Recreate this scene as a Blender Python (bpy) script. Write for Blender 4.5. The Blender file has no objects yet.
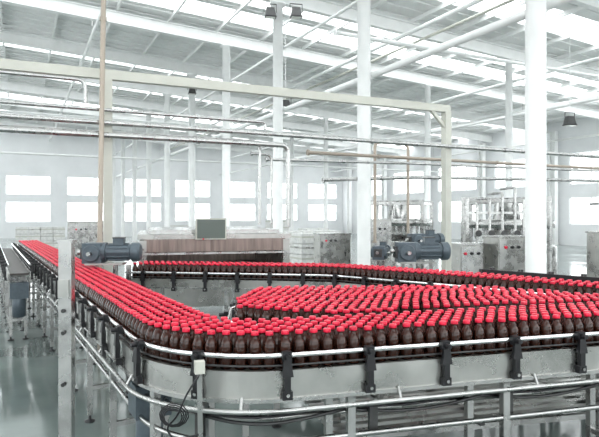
import bpy, math, random
import numpy as np
from mathutils import Vector, Matrix
random.seed(3); rng=np.random.default_rng(5)
scene=bpy.context.scene
scene.view_settings.view_transform='Standard'

# ---------------------------------------------------------------- materials
MATS={}
def mat(name,col,metal=0.0,rough=0.5,var=0.0,scale=8.0,bump=0.0,rvar=0.0,coat=0.0,spec=None,stretch=None):
    m=bpy.data.materials.new(name); m.use_nodes=True
    nt=m.node_tree; b=nt.nodes['Principled BSDF']
    b.inputs['Base Color'].default_value=(*col,1); b.inputs['Metallic'].default_value=metal
    b.inputs['Roughness'].default_value=rough
    if coat: b.inputs['Coat Weight'].default_value=coat
    if spec is not None: b.inputs['Specular IOR Level'].default_value=spec
    if var or bump or rvar:
        tc=nt.nodes.new('ShaderNodeTexCoord'); n=nt.nodes.new('ShaderNodeTexNoise')
        n.inputs['Scale'].default_value=scale; n.inputs['Detail'].default_value=6
        mp=nt.nodes.new('ShaderNodeMapping'); mp.inputs['Scale'].default_value=stretch or (1,1,1)
        nt.links.new(tc.outputs['Object'],mp.inputs['Vector']); nt.links.new(mp.outputs['Vector'],n.inputs['Vector'])
        if var:
            r=nt.nodes.new('ShaderNodeValToRGB')
            r.color_ramp.elements[0].position=0.3; r.color_ramp.elements[1].position=0.7
            r.color_ramp.elements[0].color=(*[c*(1-var) for c in col],1)
            r.color_ramp.elements[1].color=(*[min(1,c*(1+var)) for c in col],1)
            nt.links.new(n.outputs['Fac'],r.inputs['Fac']); nt.links.new(r.outputs['Color'],b.inputs['Base Color'])
        if rvar:
            mr=nt.nodes.new('ShaderNodeMapRange'); mr.inputs['From Min'].default_value=.3; mr.inputs['From Max'].default_value=.7
            mr.inputs['To Min'].default_value=max(.03,rough-rvar); mr.inputs['To Max'].default_value=rough+rvar
            nt.links.new(n.outputs['Fac'],mr.inputs['Value']); nt.links.new(mr.outputs['Result'],b.inputs['Roughness'])
        if bump:
            bp=nt.nodes.new('ShaderNodeBump'); bp.inputs['Strength'].default_value=bump
            nt.links.new(n.outputs['Fac'],bp.inputs['Height']); nt.links.new(bp.outputs['Normal'],b.inputs['Normal'])
    MATS[name]=m; return m
mat('steel',(.47,.47,.46),1,.27,.15,6,rvar=.1)
mat('steel_plate',(.45,.45,.43),.9,.31,.18,4,rvar=.12)
mat('chrome',(.78,.78,.78),1,.10)
mat('dark_steel',(.08,.08,.08),.7,.4,.2,10)
mat('black_plastic',(.008,.008,.010),0,.42)
mat('belt',(.06,.052,.048),.2,.45,.3,20)
mat('white_paint',(.84,.85,.84),0,.45,.04,3)
mat('roof_sheet',(.82,.83,.82),0,.5,.05,.8)
mat('cream_paint',(.55,.55,.49),.1,.4,.06,3)
mat('wall_paint',(.85,.86,.87),0,.7,.05,.7)
mat('motor_grey',(.085,.11,.13),.2,.4,.15,20)
mat('cap_red',(.72,.008,.045),0,.28,spec=.5,var=.15,scale=3)
mat('cola_body',(.030,.009,.005),0,.07,spec=.45)
mat('cola_neck',(.045,.015,.010),0,.09,spec=.40)
mat('copper_brown',(.42,.36,.30),.3,.4)
mat('panel_glass',(.10,.125,.11),0,.25)
mat('brown_reflect_steel',(.25,.20,.18),.85,.33,.3,3,stretch=(6,6,.5))  # tunnel steel with a brown reflection tinted into its base colour
mat('crate',(.72,.72,.70),0,.6,.15,9)
mat('lamp_glass',(.8,.8,.75),0,.1)
mat('floor_concrete',(.155,.19,.18),0,.09,.4,.7,bump=.01,rvar=.09,spec=.75)

# ---------------------------------------------------------------- mesh builder
class MB:
    def __init__(s): s.v=[];s.f=[];s.m=[];s.sm=[];s.mats=[]
    def mi(s,n):
        if n not in s.mats: s.mats.append(n)
        return s.mats.index(n)
    def add(s,vs,fs,m,smooth=False):
        o=len(s.v); s.v+= [tuple(x) for x in vs]; k=s.mi(m)
        for f in fs: s.f.append(tuple(i+o for i in f)); s.m.append(k); s.sm.append(smooth)
    def box(s,c,size,rz=0,m='steel',top=1.0,tilt=None):
        hx,hy,hz=[a/2 for a in size]; M=Matrix.Rotation(rz,3,'Z')
        if tilt: M=M@tilt
        vs=[]
        for z in(-1,1):
            k=top if z>0 else 1
            for x,y in((-1,-1),(1,-1),(1,1),(-1,1)): vs.append(Vector(c)+M@Vector((x*hx*k,y*hy*k,z*hz)))
        s.add(vs,[(3,2,1,0),(4,5,6,7),(0,1,5,4),(1,2,6,5),(2,3,7,6),(3,0,4,7)],m)
    def beam(s,p0,p1,w,h,m):
        p0=Vector(p0);p1=Vector(p1);d=(p1-p0).normalized()
        up=Vector((0,0,1)) if abs(d.z)<.95 else Vector((0,1,0))
        r=d.cross(up).normalized(); u=r.cross(d).normalized()
        vs=[]
        for p in(p0,p1):
            for a,b in((-1,-1),(1,-1),(1,1),(-1,1)): vs.append(p+r*a*w/2+u*b*h/2)
        s.add(vs,[(3,2,1,0),(4,5,6,7),(0,1,5,4),(1,2,6,5),(2,3,7,6),(3,0,4,7)],m)
    def ibeam(s,p0,p1,w,h,t,m):
        d=Vector((0,0,h/2-t/2)); p0=Vector(p0);p1=Vector(p1)
        s.beam(p0+d,p1+d,w,t,m); s.beam(p0-d,p1-d,w,t,m); s.beam(p0,p1,t,h-2*t,m)
    def tube(s,path,r,m,seg=10,r2=None,cap=True):
        P=[Vector(p) for p in path]; n=len(P); rings=[]
        up=None
        for i in range(n):
            d=(P[min(i+1,n-1)]-P[max(i-1,0)]).normalized()
            if up is None:
                up=Vector((0,0,1)) if abs(d.z)<.9 else Vector((0,1,0))
            a=d.cross(up)
            if a.length<1e-4: a=d.cross(Vector((1,0,0)))
            a.normalize(); b=a.cross(d).normalized(); up=b
            rr=r if r2 is None else r+(r2-r)*i/(n-1)
            rings.append([P[i]+a*math.cos(2*math.pi*k/seg)*rr+b*math.sin(2*math.pi*k/seg)*rr for k in range(seg)])
        vs=[v for R in rings for v in R]; fs=[]
        for i in range(n-1):
            for k in range(seg):
                k2=(k+1)%seg; fs.append((i*seg+k,i*seg+k2,(i+1)*seg+k2,(i+1)*seg+k))
        s.add(vs,fs,m,True)
        if cap:
            s.add(rings[0],[tuple(range(seg))[::-1]],m); s.add(rings[-1],[tuple(range(seg))],m)
    def lathe(s,c,axis,prof,m,seg=20):
        ax=Vector(axis).normalized(); t=Vector((0,0,1)) if abs(ax.z)<.9 else Vector((1,0,0))
        a=ax.cross(t).normalized(); b=ax.cross(a); c=Vector(c); vs=[]
        for r,h in prof:
            for k in range(seg): vs.append(c+ax*h+(a*math.cos(2*math.pi*k/seg)+b*math.sin(2*math.pi*k/seg))*r)
        fs=[]
        for i in range(len(prof)-1):
            for k in range(seg):
                k2=(k+1)%seg; fs.append((i*seg+k,i*seg+k2,(i+1)*seg+k2,(i+1)*seg+k))
        s.add(vs,fs,m,True)
        s.add(vs[:seg],[tuple(range(seg))[::-1]],m); s.add(vs[-seg:],[tuple(range(seg))],m)
    def strip(s,path,o0,o1,z0,z1,m):
        A=offset(path,o0);B=offset(path,o1); vs=[];fs=[];n=len(path)
        for a,b in zip(A,B): vs+=[(a[0],a[1],z0),(b[0],b[1],z0),(b[0],b[1],z1),(a[0],a[1],z1)]
        for i in range(n-1):
            for k in range(4):
                k2=(k+1)%4; fs.append((i*4+k,i*4+k2,i*4+4+k2,i*4+4+k))
        fs+=[(0,3,2,1),tuple((n-1)*4+k for k in range(4))]
        s.add(vs,fs,m)
    def obj(s,name,bevel=0):
        me=bpy.data.meshes.new(name); me.from_pydata(s.v,[],s.f); me.update()
        for n in s.mats: me.materials.append(MATS[n])
        me.polygons.foreach_set('material_index',s.m); me.polygons.foreach_set('use_smooth',s.sm)
        o=bpy.data.objects.new(name,me); scene.collection.objects.link(o)
        vs=np.array(s.v); c=(vs.min(0)+vs.max(0))/2
        me.transform(Matrix.Translation(Vector(-c))); o.location=Vector(c)
        if bevel:
            b=o.modifiers.new('bevel','BEVEL'); b.width=bevel; b.segments=2; b.limit_method='ANGLE'
        return o

def offset(path,o):
    out=[];n=len(path)
    for i in range(n):
        a=path[max(i-1,0)];b=path[min(i+1,n-1)]
        dx,dy=b[0]-a[0],b[1]-a[1];L=math.hypot(dx,dy)
        out.append((path[i][0]-dy/L*o,path[i][1]+dx/L*o))
    return out
def fillet(pts,R,seg=12):
    out=[pts[0]]
    for i in range(1,len(pts)-1):
        p=Vector(pts[i]);a=(Vector(pts[i-1])-p).normalized();b=(Vector(pts[i+1])-p).normalized()
        r=R[i-1] if isinstance(R,(list,tuple)) else R
        ang=a.angle(b); t=r/math.tan(ang/2)
        bis=(a+b).normalized(); c=p+bis*(r/math.sin(ang/2))
        s0=p+a*t-c; s1=p+b*t-c
        a0=math.atan2(s0.y,s0.x);a1=math.atan2(s1.y,s1.x)
        d=(a1-a0+math.pi)%(2*math.pi)-math.pi
        for k in range(seg+1):
            th=a0+d*k/seg; out.append((c.x+r*math.cos(th),c.y+r*math.sin(th)))
    out.append(pts[-1]); return out
def resample(path,step,start=0.0):
    out=[];acc=start
    pos=0.0
    for i in range(len(path)-1):
        a=np.array(path[i]);b=np.array(path[i+1]);L=np.linalg.norm(b-a)
        while acc<=pos+L:
            t=(acc-pos)/L; p=a+(b-a)*t; d=(b-a)/L; out.append((p[0],p[1],d[0],d[1])); acc+=step
        pos+=L
    return out
def z3(path,z): return [(p[0],p[1],z) for p in path]
def smooth3(pts,R,seg=6):
    out=[Vector(pts[0])]
    for i in range(1,len(pts)-1):
        p=Vector(pts[i]);a=(Vector(pts[i-1])-p);b=(Vector(pts[i+1])-p)
        r=min(R,a.length*.49,b.length*.49); A=p+a.normalized()*r;B=p+b.normalized()*r
        for k in range(seg+1):
            t=k/seg; out.append(A*(1-t)**2+p*2*t*(1-t)+B*t*t)
    out.append(Vector(pts[-1])); return out

# ---------------------------------------------------------------- camera
CZ=1.85
cam_d=bpy.data.cameras.new('camera'); cam=bpy.data.objects.new('camera',cam_d); scene.collection.objects.link(cam)
cam.location=(0,0,CZ); cam.rotation_euler=(math.pi/2,0,0)
cam_d.sensor_width=36; cam_d.lens=36*560/599; cam_d.shift_y=-3.5/599; cam_d.clip_end=300
scene.camera=cam

# ---------------------------------------------------------------- world
w=bpy.data.worlds.new('world'); scene.world=w; w.use_nodes=True
bg=w.node_tree.nodes['Background']; bg.inputs['Color'].default_value=(.945,.985,1,1); bg.inputs['Strength'].default_value=4.4

# ---------------------------------------------------------------- building
BX,BY=.894,.447
def W(u,v,z): return Vector((u*BX-v*BY,u*BY+v*BX,z))
def zr(u): return 9.2-.052*u
U0,U1,V0,V1=-12,30,-6,50
ANG=math.atan2(BY,BX)

def slab(mb,us,vs,zf0,zf1,m):
    p=[W(us[0],vs[0],zf0(us[0])),W(us[1],vs[0],zf0(us[1])),W(us[1],vs[1],zf0(us[1])),W(us[0],vs[1],zf0(us[0]))]
    q=[W(us[0],vs[0],zf1(us[0])),W(us[1],vs[0],zf1(us[1])),W(us[1],vs[1],zf1(us[1])),W(us[0],vs[1],zf1(us[0]))]
    mb.add(p+q,[(3,2,1,0),(4,5,6,7),(0,1,5,4),(1,2,6,5),(2,3,7,6),(3,0,4,7)],m)
fl=MB(); slab(fl,(U0-.2,U1+.2),(V0-.2,V1+.2),lambda u:-.1,lambda u:0,'floor_concrete'); fl.obj('floor')

sky=[(-3.0,-1.6),(1.6,3.2),(6.4,7.8),(12.3,13.8),(16.1,17.5),(18.1,19.3),(26.0,27.6),(31.8,32.8),(38.3,39.9),(44.6,45.8)]
rf=MB(); prev=V0-.2
for a,b in sky+[(V1+.2,None)]:
    slab(rf,(U0,U1+.2),(prev,a),zr,lambda u:zr(u)+.1,'roof_sheet')
    if b is None: break
    prev=b
v=V0+.4
while v<V1:
    if not any(a-.1<v<b+.1 for a,b in sky):
        p0=W(U0,v,zr(U0)-.02);p1=W(U1,v,zr(U1)-.02); rf.beam(p0,p1,.10,.05,'roof_sheet')
    v+=.6
rf.obj('ceiling')

pu=MB(); u=-11.4
while u<U1:
    z=zr(u)-.11; pu.ibeam(W(u,V0,z),W(u,V1,z),.07,.14,.02,'white_paint'); u+=1.8
pu.obj('roof_purlins')
colv=[5.95+4.7*i for i in range(-1,10)]
ra=MB()
for v in colv:
    z0=zr(U0)-.42;z1=zr(U1)-.42
    ra.ibeam(W(U0,v,z0),W(U1,v,z1),.2,.42,.03,'white_paint')
ra.obj('roof_rafters')
tr=MB()
tr.tube([W(6.95+.23,V0,5.03),W(6.95+.23,V1,5.03)],.075,'white_paint',14)
tr.tube([W(6.95+.2,V0,6.9),W(6.95+.2,V1,6.9)],.045,'white_paint')
for v in colv: tr.box(W(6.95+.14,v,5.03),(.2,.06,.19),ANG,'white_paint'); tr.box(W(6.95+.14,v,6.9),(.2,.05,.1),ANG,'white_paint')
tr.obj('column_tie_pipe')
tr=MB()
tr.tube([W(16.7,V0,5.6),W(16.7,V1,5.6)],.06,'white_paint',12)
tr.tube([W(16.7,V0,6.9),W(16.7,V1,6.9)],.06,'white_paint',12)
tr.obj('column_tie_pipe')
for (u,z,r,m) in ((2.2,7.9,.06,'white_paint'),(11.2,7.7,.07,'white_paint'),(12.0,7.7,.045,'cream_paint'),(22.5,7.0,.08,'white_paint'),(28.7,6.3,.06,'white_paint')):
    t=MB(); t.tube([W(u,V0,z),W(u,V1,z)],r,m,10)
    for v in colv: t.beam(W(u,v,z),W(u,v,zr(u)-.6),.02,.02,'steel')
    t.obj('roof_conduit')

for v in colv:
    c=MB(); p=W(6.95,v,0); h=zr(6.95)-.64
    c.lathe(p,(0,0,1),[(.22,0),(.22,.03),(.15,.031),(.15,h-.06),(.24,h-.059),(.24,h)],'white_paint',24)
    for k in range(4):
        a=k*math.pi/2; c.box((p.x+.19*math.cos(a),p.y+.19*math.sin(a),.05),(.03,.03,.05),a,'steel')
    c.obj('support_column')
for v in (6,12,18,24,30,36,42,48):
    c=MB(); h=zr(29.6)-.64
    for q in(-.19,.19): c.box(W(29.6,v+q,h/2),(.3,.04,h),ANG,'white_paint')
    c.box(W(29.6,v,h/2),(.04,.36,h),ANG,'white_paint')
    c.box(W(29.6,v,.02),(.45,.5,.04),ANG,'white_paint'); c.obj('wall_pilaster')
for v in (10.65,15.35,20.05,24.75,29.45,34.15):
    c=MB(); u=16.5; p=W(u,v,0); h=zr(u)-.64
    c.lathe(p,(0,0,1),[(.2,0),(.2,.03),(.13,.031),(.13,h-.06),(.2,h-.059),(.2,h)],'white_paint',20); c.obj('support_column')

def wall(name,along,const,a0,a1,ztop,wins,zs):
    mb=MB(); T=.2
    def blk(x0,x1,z0,z1t):
        if along=='u': P=[W(x0,const,0),W(x1,const,0),W(x1,const+T,0),W(x0,const+T,0)]
        else: P=[W(const,x0,0),W(const,x1,0),W(const+T,x1,0),W(const+T,x0,0)]
        t=[z1t(x0),z1t(x1),z1t(x1),z1t(x0)]
        vs=[(p.x,p.y,z0) for p in P]+[(p.x,p.y,tt) for p,tt in zip(P,t)]
        mb.add(vs,[(3,2,1,0),(4,5,6,7),(0,1,5,4),(1,2,6,5),(2,3,7,6),(3,0,4,7)],'wall_paint')
    levels=[0]+[z for r in zs for z in r]
    for i in range(0,len(levels),2):
        z0=levels[i]; 
        if i+1<len(levels): zt=levels[i+1]; blk(a0,a1,z0,lambda x,zt=zt:zt)
        else: blk(a0,a1,z0,ztop)
    for (s0,s1) in zs:
        x=a0
        for (p,q) in wins+[(a1,a1)]:
            blk(x,p,s0,lambda x_,s1=s1:s1); x=q
    mb.obj(name)
    for (s0,s1) in zs:
        for (p,q) in wins:
            wd=MB()
            def PT(x,z): return W(x,const+.08,z) if along=='u' else W(const+.08,x,z)
            k=max(2,int(round((q-p)/1.2)))
            for i in range(k+1):
                x=p+.03+(q-p-.06)*i/k; wd.beam(PT(x,s0),PT(x,s1),.05,.05,'white_paint')
            for z in (s0+.03,(s0+s1)/2,s1-.03): wd.beam(PT(p,z),PT(q,z),.04,.04,'white_paint')
            WN[0]+=1; wd.obj('window_%d'%WN[0])
WN=[0]
wall('wall_back','u',V1,U0,U1,zr,[(-10+4.5*i,-10+4.5*i+3.3) for i in range(9)],[(1.3,2.9),(3.5,5.0)])
wall('wall_right','v',U1,V0,V1,lambda x:zr(U1),[(1+6*i,1+6*i+4.2) for i in range(8)],[(1.3,2.9),(3.7,5.6)])
wall('wall_left','v',U0,V0,V1,lambda x:zr(U0),[(1+6*i,1+6*i+4.6) for i in range(8)],[(1.3,3.2),(3.9,6.6)])
wall('wall_front','u',V0,U0,U1,zr,[(-11+5*i,-11+5*i+4.4) for i in range(8)],[(1.4,2.9),(3.7,7.0)])

# ---------------------------------------------------------------- conveyors
BELT=1.02
HW=.225
C0=(-.56,3.105)
Pmain=fillet([(-6.85,14.1),C0,(3.6,4.27)],.60,16)
fdir=np.array([3.6-C0[0],4.27-C0[1]]);fdir/=np.linalg.norm(fdir)
def bracket(mb,x,y,dx,dy,side,zr_=1.10,s=1.0):
    nx,ny=(-dy*side,dx*side); rz=math.atan2(dy,dx)
    c=lambda o,z:(x+nx*o,y+ny*o,z)
    mb.box(c(.022,zr_),(.05*s,.035,.05*s),rz,'black_plastic')
    mb.box(c(.038,zr_-.06),(.062*s,.03,.09),rz,'black_plastic',top=.6)
    mb.box(c(.034,zr_-.14),(.034*s,.03,.10),rz,'black_plastic')
    mb.box(c(.030,zr_-.205),(.055*s,.035,.045),rz,'black_plastic')
    mb.tube([c(.03,zr_),c(.075,zr_)],.014*s,'black_plastic',10)
    mb.tube([c(.03,zr_-.2),c(.06,zr_-.2)],.01,'steel',8)
def conveyor(name,path,hw,rails,brk,legs,body=(.88,1.02),tube_side=None,z_rail=1.10,legspan=1.0,phase=.2):
    mb=MB()
    mb.strip(path,-hw+.005,hw-.005,BELT-.03,BELT-.002,'belt')
    mb.strip(path,-hw-.02,-hw+.004,body[0],body[1],'steel_plate'); mb.strip(path,hw-.004,hw+.02,body[0],body[1],'steel_plate')
    mb.strip(path,-hw-.035,-hw-.019,body[0]-.0,body[0]+.02,'steel'); mb.strip(path,hw+.019,hw+.035,body[0],body[0]+.02,'steel')
    for sd in rails:
        mb.tube(z3(offset(path,sd*(hw+.012)),z_rail),.014,'chrome',12)
        mb.tube(z3(offset(path,sd*(hw+.008)),z_rail-.055),.006,'dark_steel',8)
        for x,y,dx,dy in resample(offset(path,sd*(hw+.012)),brk,phase): bracket(mb,x,y,dx,dy,sd,z_rail)
    for x,y,dx,dy in resample(path,legspan,.35):
        rz=math.atan2(dy,dx); nx,ny=-dy,dx
        for sd in(-1,1):
            px,py=x+nx*sd*(hw-.03),y+ny*sd*(hw-.03)
            mb.box((px,py,.47),(.045,.045,.82),rz,'steel')
            mb.lathe((px,py,0),(0,0,1),[(.045,0),(.045,.015),(.012,.02),(.012,.07)],'black_plastic',14)
        mb.beam((x-nx*hw,y-ny*hw,.30),(x+nx*hw,y+ny*hw,.30),.035,.035,'steel')
        mb.beam((x-nx*hw,y-ny*hw,.90),(x+nx*hw,y+ny*hw,.90),.04,.05,'steel')
    if tube_side:
        for o,z,r in tube_side:
            mb.tube(z3(offset(path,o),z),r,'steel',10)
            sg=-1 if o<0 else 1
            for x,y,dx,dy in resample(offset(path,o),.9,.5):
                nx,ny=-dy*sg,dx*sg; d=abs(o)-hw
                if d>0: mb.tube([(x,y,z),(x-nx*d*.6,y-ny*d*.6,body[0]+.03)],.009,'steel',8)
    return mb
mb=conveyor('curved_bottle_conveyor',Pmain,HW,[-1],.47,1,body=(.855,1.02),tube_side=[(-.29,.82,.014),(-.20,.62,.016),(.20,.62,.016)],phase=.12)
inn=[p for p in offset(Pmain,HW+.012) if p[0]<.05]+[(.42,3.64),(.62,3.70)]
mb.tube(z3(inn,1.10),.014,'chrome',12)
for x,y,dx,dy in resample(inn,.47,.2): bracket(mb,x,y,dx,dy,1,1.10)
mb.box((-.50,2.80,1.09),(.05,.045,.06),.3,'cream_paint'); mb.beam((-.50,2.80,1.07),(-.50,2.84,.62),.025,.012,'steel')
mb.tube(smooth3([(-.50,2.78,1.05),(-.55,2.74,.98),(-.60,2.74,.86),(-.66,2.76,.80),(-.62,2.76,.74),(-.5,2.78,.76)],.05),.005,'black_plastic',8)
for k in range(4):
    mb.tube([(-.62+.045*math.cos(a*.52+k)*(1+.2*k),2.745+.008*k,.86+.04*math.sin(a*.52+k)*(1+.15*k)) for a in range(13)],.0035,'black_plastic',6,cap=False)
# sagging hoses and cables below the frame
for (o,z,r,m,amp) in ((-.17,.78,.008,'black_plastic',.03),(-.12,.74,.011,'dark_steel',.045),(-.05,.70,.014,'steel',0),(.05,.80,.010,'black_plastic',.04)):
    rs=resample(offset(Pmain,o),.09,0); 
    mb.tube([(x,y,z-amp*abs(math.sin(i*.09*math.pi/.9))) for i,(x,y,_,_) in enumerate(rs)],r,m,8)
for x,y,dx,dy in resample(Pmain,.9,.0):
    mb.beam((x+dy*.2,y-dx*.2,.80),(x-dy*.2,y+dx*.2,.80),.02,.02,'steel')
    mb.box((x+dy*.16,y-dx*.16,.70),(.05,.03,.16),math.atan2(dy,dx),'dark_steel')
mb.box((-.95,3.55,.70),(.22,.22,.20),.5,'motor_grey'); mb.lathe((-.95,3.55,.60),(0,0,-1),[(.07,0),(.085,.02),(.085,.24),(.06,.27)],'motor_grey',20)
mb.obj('curved_bottle_conveyor')
Pfar=fillet([(-2.25,7.55),(.5,7.15),(1.9,6.0),(3.9,3.95)],[1.2,.9],10)
conveyor('',Pfar,.20,[-1,1],.42,1,body=(.90,1.02),phase=.25).obj('return_bottle_conveyor')
g=MB()
seg=[(2.05,6.32),(4.2,4.15)]
g.strip(seg,0,.02,1.02,1.24,'black_plastic')
for x,y,dx,dy in resample(seg,.32,.1): g.box((x+.03,y+.02,1.13),(.02,.03,.26),math.atan2(dy,dx),'dark_steel'); g.box((x+.05,y+.04,.63),(.04,.04,1.26),0,'dark_steel')
g.obj('conveyor_guard_panel')

nrm=np.array([-fdir[1],fdir[0]]); base=np.array(C0)
def FP(s,o): q=base+fdir*s+nrm*o; return (q[0],q[1])
inner=HW+.05
poly=[FP(.85,inner+.03),FP(.30,.75),(-.52,4.45),(-.38,4.98),(.2,5.06),(1.55,5.12),(2.15,4.72),(2.45,4.50),(3.2,4.62),FP(4.1,inner)]
am=MB()
n=len(poly)
vs=[(x,y,.97) for x,y in poly]+[(x,y,BELT-.002) for x,y in poly]
am.add(vs,[tuple(range(n))[::-1],tuple(range(n,2*n))]+[(i,(i+1)%n,n+(i+1)%n,n+i) for i in range(n)],'belt')
out=fillet(poly[:9],.12,5)
am.strip(out,.0,.02,.88,1.03,'steel_plate')
am.tube(z3(offset(out,.03),1.10),.014,'chrome',12)
for x,y,dx,dy in resample(offset(out,.03),.42,.2): bracket(am,x,y,dx,dy,1)
am.tube(z3(offset(out,.04),.80),.014,'steel',8)
for x,y in [(-.42,4.35),(-.2,4.9),(.8,5.0),(1.6,5.0),(.6,4.2),(1.6,4.35),(2.3,4.3),(.3,3.9)]:
    am.box((x,y,.50),(.045,.045,.94),.27,'steel'); am.lathe((x,y,0),(0,0,1),[(.045,0),(.045,.015),(.012,.02),(.012,.04)],'black_plastic',14)
am.beam((-.42,4.35,.3),(2.3,4.9,.3),.04,.04,'steel'); am.beam((.3,3.9,.3),(2.3,4.35,.3),.04,.04,'steel')
for i in range(12):
    q0=FP(.9,.32+.11*i);q1=FP(3.9,.32+.11*i); am.beam((q0[0],q0[1],.42),(q1[0],q1[1],.42),.05,.025,'steel_plate')
for s_ in(1.0,2.0,3.0,3.8):
    q0=FP(s_,.3);q1=FP(s_,1.6); am.beam((q0[0],q0[1],.39),(q1[0],q1[1],.39),.04,.04,'dark_steel')
am.obj('accumulation_table')

# ---------------------------------------------------------------- bottles
def inpoly(x,y,P):
    c=False;j=len(P)-1
    for i in range(len(P)):
        if (P[i][1]>y)!=(P[j][1]>y) and x<(P[j][0]-P[i][0])*(y-P[i][1])/(P[j][1]-P[i][1])+P[i][0]: c=not c
        j=i
    return c
D=.078; pts=[]
def lane(path,half,rows):
    for r in range(rows):
        o=-half+ D/2+ r*(2*half-D)/(rows-1)
        x0=rng.uniform(0,.02)
        for x,y,dx,dy in resample(offset(path,o),D*1.03,.1+(D*.5 if r%2 else 0)+x0):
            pts.append((x,y))
lane(Pmain,HW-.005,6)
lane(Pfar,.195,5)
r=0;o=inner+.06
while o<2.2:
    s=-.6+(D*.5 if r%2 else 0)+rng.uniform(-.012,.012)
    while s<4.4:
        oo=o+.012*math.sin(s*2.3+.4*r)
        x,y=FP(s,oo)
        if all(inpoly(x+a,y+b,poly) for a,b in((.036,0),(-.036,0),(0,.036),(0,-.036))): pts.append((x,y))
        s+=D*1.0+abs(rng.normal(0,.003))
    o+=D*.90; r+=1
print('bottles',len(pts))
prof=[(.0,0,0),(.030,0,0),(.036,.007,0),(.036,.055,0),(.034,.062,0),(.034,.092,0),(.036,.100,0),(.036,.115,0),(.032,.138,0),(.021,.160,0),(.0150,.172,1),(.0150,.181,1),(.0215,.182,2),(.0222,.184,2),(.0218,.199,2),(.0195,.2025,2),(0,.2030,2)]
SEG=14
tv=[];tf=[];tm=[]
for (rr,h,_) in prof:
    for k in range(SEG):
        a=2*math.pi*k/SEG; tv.append((rr*math.cos(a),rr*math.sin(a),h))
for i in range(len(prof)-1):
    for k in range(SEG):
        k2=(k+1)%SEG; tf.append((i*SEG+k,i*SEG+k2,(i+1)*SEG+k2,(i+1)*SEG+k)); 
        mm=prof[i+1][2]; mm=1 if (mm==1 or (i>=8 and mm==0)) else mm; tm.append(mm)
tv=np.array(tv);tf=np.array(tf);tm=np.array(tm)
N=len(pts); jit=rng.normal(0,.0022,(N,2))
P=np.array(pts)+jit
V=np.tile(tv,(N,1,1))
V[:,:,2]*=(1+rng.normal(0,.006,(N,1)))
V[:,:,0]+=P[:,0:1];V[:,:,1]+=P[:,1:2];V[:,:,2]+=BELT
F=(tf[None]+ (np.arange(N)*len(tv))[:,None,None]).reshape(-1,4)
me=bpy.data.meshes.new('cola_bottles'); me.vertices.add(N*len(tv)); me.vertices.foreach_set('co',V.reshape(-1).astype(np.float32))
nf=len(F); me.loops.add(nf*4); me.loops.foreach_set('vertex_index',F.reshape(-1).astype(np.int32))
me.polygons.add(nf); me.polygons.foreach_set('loop_start',(np.arange(nf)*4).astype(np.int32)); me.polygons.foreach_set('loop_total',np.full(nf,4,dtype=np.int32))
for n_ in('cola_body','cola_neck','cap_red'): me.materials.append(MATS[n_])
me.polygons.foreach_set('material_index',np.tile(tm,N).astype(np.int32)); me.polygons.foreach_set('use_smooth',np.ones(nf,dtype=bool))
me.update(calc_edges=True)
bo=bpy.data.objects.new('cola_bottles',me); scene.collection.objects.link(bo)

# ---------------------------------------------------------------- pipe gantry
GL=Vector((-2.67,7.8,0)); GR=Vector((2.7,10.3,0)); gd=(GR-GL).normalized(); ga=math.atan2(gd.y,gd.x)
def G(t,z): p=GL+gd*t; return Vector((p.x,p.y,z))
LG=(GR-GL).length
gm=MB()
gm.beam(G(-3.5,3.80),G(LG+.06,3.80),.10,.13,'cream_paint')
gm.box(G(0,1.87),(.11,.11,3.74),ga,'cream_paint'); gm.box(G(LG,1.87),(.13,.13,3.74),ga,'cream_paint')
gm.box(G(0,.01),(.25,.25,.02),ga,'cream_paint'); gm.box(G(LG,.01),(.25,.25,.02),ga,'cream_paint')
gm.box(G(-3.4,1.87),(.11,.11,3.74),ga,'cream_paint')
gm.beam(G(LG-.35,3.76),G(LG,3.43),.06,.06,'cream_paint')
gm.obj('pipe_gantry_frame')
def pipe(name,paths,m='steel'):
    mb=MB()
    for pth,r in paths:
        mb.tube(smooth3(pth,.12),r,m,14)
        mb.lathe(pth[0],(Vector(pth[1])-Vector(pth[0])),[(r*1.7,0),(r*1.7,.03)],m,14)
        a=Vector(pth[0]);b=Vector(pth[1]); L=(b-a).length; k=1.5
        while k<L-.5: mb.lathe(a+(b-a)/L*k,(b-a),[(r*1.35,0),(r*1.35,.05)],m,14); k+=3.0
    return mb.obj(name)
off=Vector((.09,-.2,0))
pipe('overhead_pipe',[([G(-3.3,3.12)+off*.6,G(12.5,3.08)+off*.6],.034)])
pipe('overhead_pipe',[([G(-3.3,3.30)+off*.6,G(2.3,3.28)+off*.6,G(2.3,3.17)+off*.6],.026)])
pipe('overhead_pipe',[([G(-3.3,2.93)+off,G(2.65,2.93)+off,G(2.65,1.66)+off],.038)])
pipe('overhead_pipe',[([G(-3.3,2.99)+off*.1,G(2.25,2.99)+off*.1,G(2.25,1.7)+off*.1],.026),([G(2.1,2.80)+off*.1,G(2.45,2.80)+off*.1,G(2.45,1.7)+off*.1],.020)])
pipe('overhead_pipe',[([G(-3.3,3.66)+off*.8,G(-.3,3.66)+off*.8,G(-.3,3.35)+off*.8],.025)])
pipe('overhead_pipe',[([G(3.1,2.98)+Vector((0,1,0)),G(11,2.96)+Vector((0,1,0))],.032)],'copper_brown')
pipe('overhead_pipe',[([G(2.3,2.80)+Vector((0,.8,0)),G(5.3,2.85)+Vector((0,.8,0)),G(14,2.9)+Vector((0,.8,0))],.026)])
pipe('overhead_pipe',[([G(4.6,1.3)+Vector((0,1.4,0)),G(4.6,3.3)+Vector((0,1.4,0)),G(5.4,3.3)+Vector((0,1.4,0)),G(5.4,1.3)+Vector((0,1.4,0))],.03)],'copper_brown')
pipe('drop_conduit',[([G(-.02,9.0)+off*1.3,G(-.15,0.0)+off*1.3],.034)],'copper_brown')
pipe('overhead_pipe',[([G(3.5,2.62)+Vector((0,3,0)),G(6.0,2.75)+Vector((0,3,0)),G(18,2.9)+Vector((0,3,0))],.045)])
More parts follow.
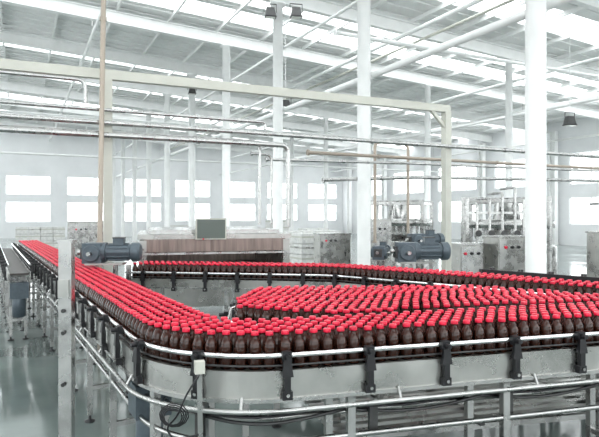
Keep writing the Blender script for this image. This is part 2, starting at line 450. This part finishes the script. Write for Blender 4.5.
for (v,z,u0,u1) in ((17.6,4.6,-3,28),(22.3,5.4,-3,29),(26,6.1,-3,29),(12.9,6.7,7.5,29),(31,4.9,-6,29)):
    pipe('overhead_pipe',[([W(u0,v,z),W(u1,v,z)],.055)],'white_paint')

for (x0,y0) in ((3.9,12.3),(6.6,11.8)):
    pr=MB()
    for i in range(4):
        x=x0+i*.28; pr.tube(smooth3([(x,y0,.1),(x,y0,2.1+.12*i),(x,y0+.9,2.1+.12*i)],.1),.03,'steel',12)
        pr.lathe((x,y0-.04,1.45),(0,-1,0),[(.02,0),(.02,.06),(.07,.065),(.07,.08)],'dark_steel',14); pr.lathe((x,y0,1.38),(0,0,1),[(.05,0),(.06,.03),(.06,.11),(.05,.14)],'steel',12)
    for z in(.5,1.15,1.9): pr.beam((x0-.2,y0+.05,z),(x0+1.05,y0+.05,z),.05,.05,'steel')
    for x in(x0-.2,x0+1.05): pr.box((x,y0+.05,1.1),(.06,.06,2.2),0,'steel')
    pr.obj('valve_pipe_rack')

# ---------------------------------------------------------------- gear motors
def gear_motor(name,c,rz,s=1.0,legs=(-.22,.10)):
    mb=MB(); R=Matrix.Rotation(rz,3,'Z'); c=Vector(c)
    def T(x,y,z): return c+R@Vector((x*s,y*s,z*s))
    ax=R@Vector((1,0,0))
    def L(x,prof,m='motor_grey',seg=24): mb.lathe(T(x,0,0),ax,[(r*s,h*s) for r,h in prof],m,seg)
    L(-.05,[(.085,0),(.085,.26),(.078,.262),(.078,.27)])
    for i in range(12):
        a=2*math.pi*i/12
        p0=T(-.03,.09*math.cos(a),.09*math.sin(a)); p1=T(.19,.09*math.cos(a),.09*math.sin(a)); mb.beam(p0,p1,.012*s,.012*s,'motor_grey')
    L(.22,[(.10,0),(.103,.01),(.103,.07),(.085,.09),(.03,.092)])
    L(-.09,[(.105,0),(.105,.04)])
    mb.box(T(.08,0,.115),(.11*s,.10*s,.07*s),rz,'motor_grey')
    mb.box(T(.08,0,.155),(.12*s,.11*s,.012*s),rz,'dark_steel')
    mb.box(T(-.19,0,-.01),(.20*s,.19*s,.22*s),rz,'motor_grey')
    mb.lathe(T(-.19,-.13*1,-.01),R@Vector((0,1,0)),[(.08*s,0),(.09*s,.01*s),(.09*s,.05*s),(.08*s,.26*s)],'motor_grey',24)
    mb.lathe(T(-.19,-.20,-.01),R@Vector((0,1,0)),[(.022*s,0),(.022*s,.1*s)],'steel',16)
    mb.box(T(-.30,0,-.01),(.03*s,.13*s,.13*s),rz,'dark_steel')
    L(-.36,[(.028,0),(.028,.06)],'steel')
    mb.box(T(-.06,0,-.125),(.40*s,.2*s,.02*s),rz,'steel_plate')
    z=c.z-.135*s
    for x in legs: 
        p=T(x,0,0); mb.box((p.x,p.y,z/2),(.05,.05,z),rz,'steel')
    return mb.obj(name,.003)
gear_motor('gear_motor',(-2.28,6.80,1.40),.05,1.12,legs=(.04,.18))
gear_motor('gear_motor',(1.66,7.60,1.36),.05,1.2)
gear_motor('gear_motor',(1.16,7.85,1.34),1.2,.85)
gear_motor('gear_motor',(2.05,9.1,1.45),.3,1.0)

# ---------------------------------------------------------------- bottle warmer tunnel
tm_=MB(); ta=math.atan2(.55,2.0)
o=Vector((-2.35,8.3,0)); ex=Vector((math.cos(ta),math.sin(ta),0)); ey=Vector((-math.sin(ta),math.cos(ta),0))
def Tn(x,y,z): p=o+ex*x+ey*y; return (p.x,p.y,z)
Lt=2.25
tm_.box(Tn(Lt/2,1.3,1.52),(Lt+.1,2.6,.07),ta,'steel_plate')
tm_.box(Tn(Lt/2,1.35,1.59),(Lt-.2,2.3,.06),ta,'steel')
tm_.box(Tn(.03,1.3,1.0),(.1,2.6,.94),ta,'steel_plate'); tm_.box(Tn(Lt-.03,1.3,1.0),(.1,2.6,.94),ta,'steel_plate')
tm_.box(Tn(Lt/2,1.3,.70),(Lt-.1,2.58,.5),ta,'steel_plate')
tm_.box(Tn(Lt/2,2.5,1.2),(Lt-.1,.05,.55),ta,'brown_reflect_steel')
tm_.box(Tn(Lt/2,.02,1.39),(Lt-.1,.03,.19),ta,'brown_reflect_steel')
tm_.beam(Tn(.0,-.04,1.27),Tn(Lt,-.04,1.27),.03,.03,'steel')
for x in(.05,Lt-.05):
    for y in(.05,2.5): tm_.box(Tn(x,y,.26),(.08,.08,.52),ta,'steel')
tm_.box(Tn(1.02,-.10,1.64),(.46,.06,.32),ta,'cream_paint'); tm_.box(Tn(1.02,-.135,1.64),(.42,.012,.28),ta,'panel_glass')
for i in range(3): tm_.lathe(Tn(.9+i*.1,-.14,1.49),tuple(-ey),[(.012,0),(.012,.012)],'cap_red' if i==0 else 'steel',12)
tm_.obj('bottle_warmer_tunnel')

sp=MB(); x,y=-1.60,3.85
sp.box((x,y,.83),(.085,.085,1.66),.1,'steel'); sp.box((x,y,1.67),(.10,.10,.02),.1,'steel'); sp.box((x,y,.01),(.2,.2,.02),.1,'steel')
sp.box((x,y-.05,1.35),(.07,.03,.12),.1,'steel_plate')
for z in (1.2,1.05,.7): sp.lathe((x,y-.05,z),(0,-1,0),[(.014,0),(.014,.015)],'dark_steel',10)
sp.obj('steel_support_post')

mb=conveyor('',[(-4.0,8.0),(-7.35,14.0)],.13,[-1,1],.6,1,body=(.88,1.02),legspan=.7,z_rail=1.13)
mb.box((-3.98,7.95,.78),(.24,.18,.22),.5,'motor_grey'); mb.lathe((-3.98,7.95,.68),(0,0,-1),[(.08,0),(.09,.02),(.09,.26),(.06,.28)],'motor_grey',18)
mb.obj('side_transfer_conveyor')

def cabinet(name,c,size,rz,panel=True):
    mb=MB(); sx,sy,sz=size; z0=.12; R=Matrix.Rotation(rz,3,'Z'); c=Vector(c)
    def T(x,y,z): return c+R@Vector((x,y,z))
    mb.box(T(0,0,z0+sz/2),(sx,sy,sz),rz,'steel_plate'); mb.box(T(0,0,z0+sz+.015),(sx+.04,sy+.04,.03),rz,'steel')
    nd=max(1,int(sx/.5))
    for i in range(nd):
        x=-sx/2+sx*(i+.5)/nd; mb.box(T(x,-sy/2-.008,z0+sz*.5),(sx/nd-.04,.016,sz-.06),rz,'steel'); mb.box(T(x+sx/nd*.32,-sy/2-.03,z0+sz*.55),(.02,.03,.12),rz,'black_plastic')
    if panel:
        for i in range(3): mb.lathe(T(-sx*.3+i*.14,-sy/2-.016,z0+sz*.86),R@Vector((0,-1,0)),[(.03,0),(.025,.03)],'black_plastic' if i else 'cap_red',14)
    for a in(-1,1):
        for b in(-1,1): mb.box(T(a*(sx/2-.05),b*(sy/2-.05),.06),(.05,.05,.12),rz,'dark_steel')
    return mb.obj(name,.004)
cabinet('control_cabinet',(4.05,10.9,0),(.75,.5,1.30),.25)
cabinet('control_cabinet',(3.25,11.0,0),(.5,.5,1.15),.25)
cabinet('control_cabinet',(5.3,9.6,0),(.5,.45,1.42),.25)
cabinet('control_cabinet',(-6.6,17.5,0),(1.2,.6,1.5),.4)
cabinet('control_cabinet',(2.0,14.5,0),(.6,.5,1.6),.3)
cabinet('control_cabinet',(.9,15.5,0),(.9,.5,1.2),.3)
def filler(c0,s=1.0):
    fm=MB()
    fm.lathe(c0,(0,0,1),[(1.2*s,.1),(1.2*s,1.05),(1.1*s,1.1),(.5*s,1.12),(.5*s,1.5),(1.15*s,1.52),(1.15*s,1.72),(.35*s,1.74),(.3*s,2.15),(.2*s,2.2)],'steel',40)
    for i in range(28):
        a=2*math.pi*i/28; q=(c0[0]+1.05*s*math.cos(a),c0[1]+1.05*s*math.sin(a))
        fm.lathe((q[0],q[1],1.25),(0,0,1),[(.02,0),(.04,.06),(.04,.27)],'chrome',10)
    for i in range(4):
        a=2*math.pi*i/4+.4; x,y=c0[0]+1.4*s*math.cos(a),c0[1]+1.4*s*math.sin(a)
        fm.box((x,y,1.15),(.08,.08,2.3),a,'steel'); fm.beam((x,y,2.26),(c0[0],c0[1],2.26),.06,.08,'steel')
        x2,y2=c0[0]+1.4*s*math.cos(a+math.pi/2),c0[1]+1.4*s*math.sin(a+math.pi/2)
        fm.beam((x,y,2.2),(x2,y2,2.2),.05,.08,'steel'); fm.beam((x,y,1.0),(x2,y2,1.0),.04,.05,'steel')
    for i in range(6):
        a=2*math.pi*i/6; fm.box((c0[0]+1.0*s*math.cos(a),c0[1]+1.0*s*math.sin(a),.05),(.1,.1,.1),a,'dark_steel')
    fm.obj('rotary_filling_machine')
filler((5.4,14.6,0)); filler((9.0,14.6,0),.9); filler((3.1,17.6,0),.9)
for k,(u,v,nx,nz) in enumerate([(11,29,3,3),(14,31,2,4),(9,35,3,3),(4,37,3,3),(18.5,26,2,3),(12.5,23.5,2,3),(1,33,4,3),(7.9,27,2,3),(9.5,17.5,3,3),(10.5,20,4,3)]):
    mb=MB()
    p=W(u,v,0)
    mb.box((p.x,p.y,.07),(nx*.62,1.0,.14),ANG,'cream_paint')
    for i in range(nx):
        for j in range(nz):
            q=W(u+(i-(nx-1)/2)*.6,v,.30+j*.37); mb.box(q,(.57,.9,.35),ANG,'crate'); mb.box(q+Vector((0,0,.05)),(.585,.915,.06),ANG,'steel_plate' if (i+j+k)%3==0 else 'cream_paint')
    mb.obj('crate_stack')
def flood(c,rz,ztop):
    mb=MB(); c=Vector(c); R=Matrix.Rotation(rz,3,'Z')
    mb.box(c,(.32,.22,.26),rz,'dark_steel',top=.7); mb.box(c-Vector((0,0,.14)),(.34,.24,.03),rz,'black_plastic'); mb.box(c-Vector((0,0,.16)),(.28,.18,.01),rz,'lamp_glass')
    for s in(-1,1): mb.beam(c+R@Vector((s*.18,0,0)),c+R@Vector((s*.18,0,.24)),.02,.03,'dark_steel')
    mb.beam(c+R@Vector((-.18,0,.24)),c+R@Vector((.18,0,.24)),.03,.02,'dark_steel')
    mb.tube([c+Vector((0,0,.24)),(c.x,c.y,ztop)],.012,'white_paint')
    mb.obj('floodlight')
flood((-.85,16.3,7.75),.2,8.2); flood((-.1,16.3,7.75),.2,8.2); flood((-4.7,24.5,7.3),.3,8.2); flood((-.45,18,5.4),.2,8.0); flood((8.3,17.2,4.75),.3,7.5)
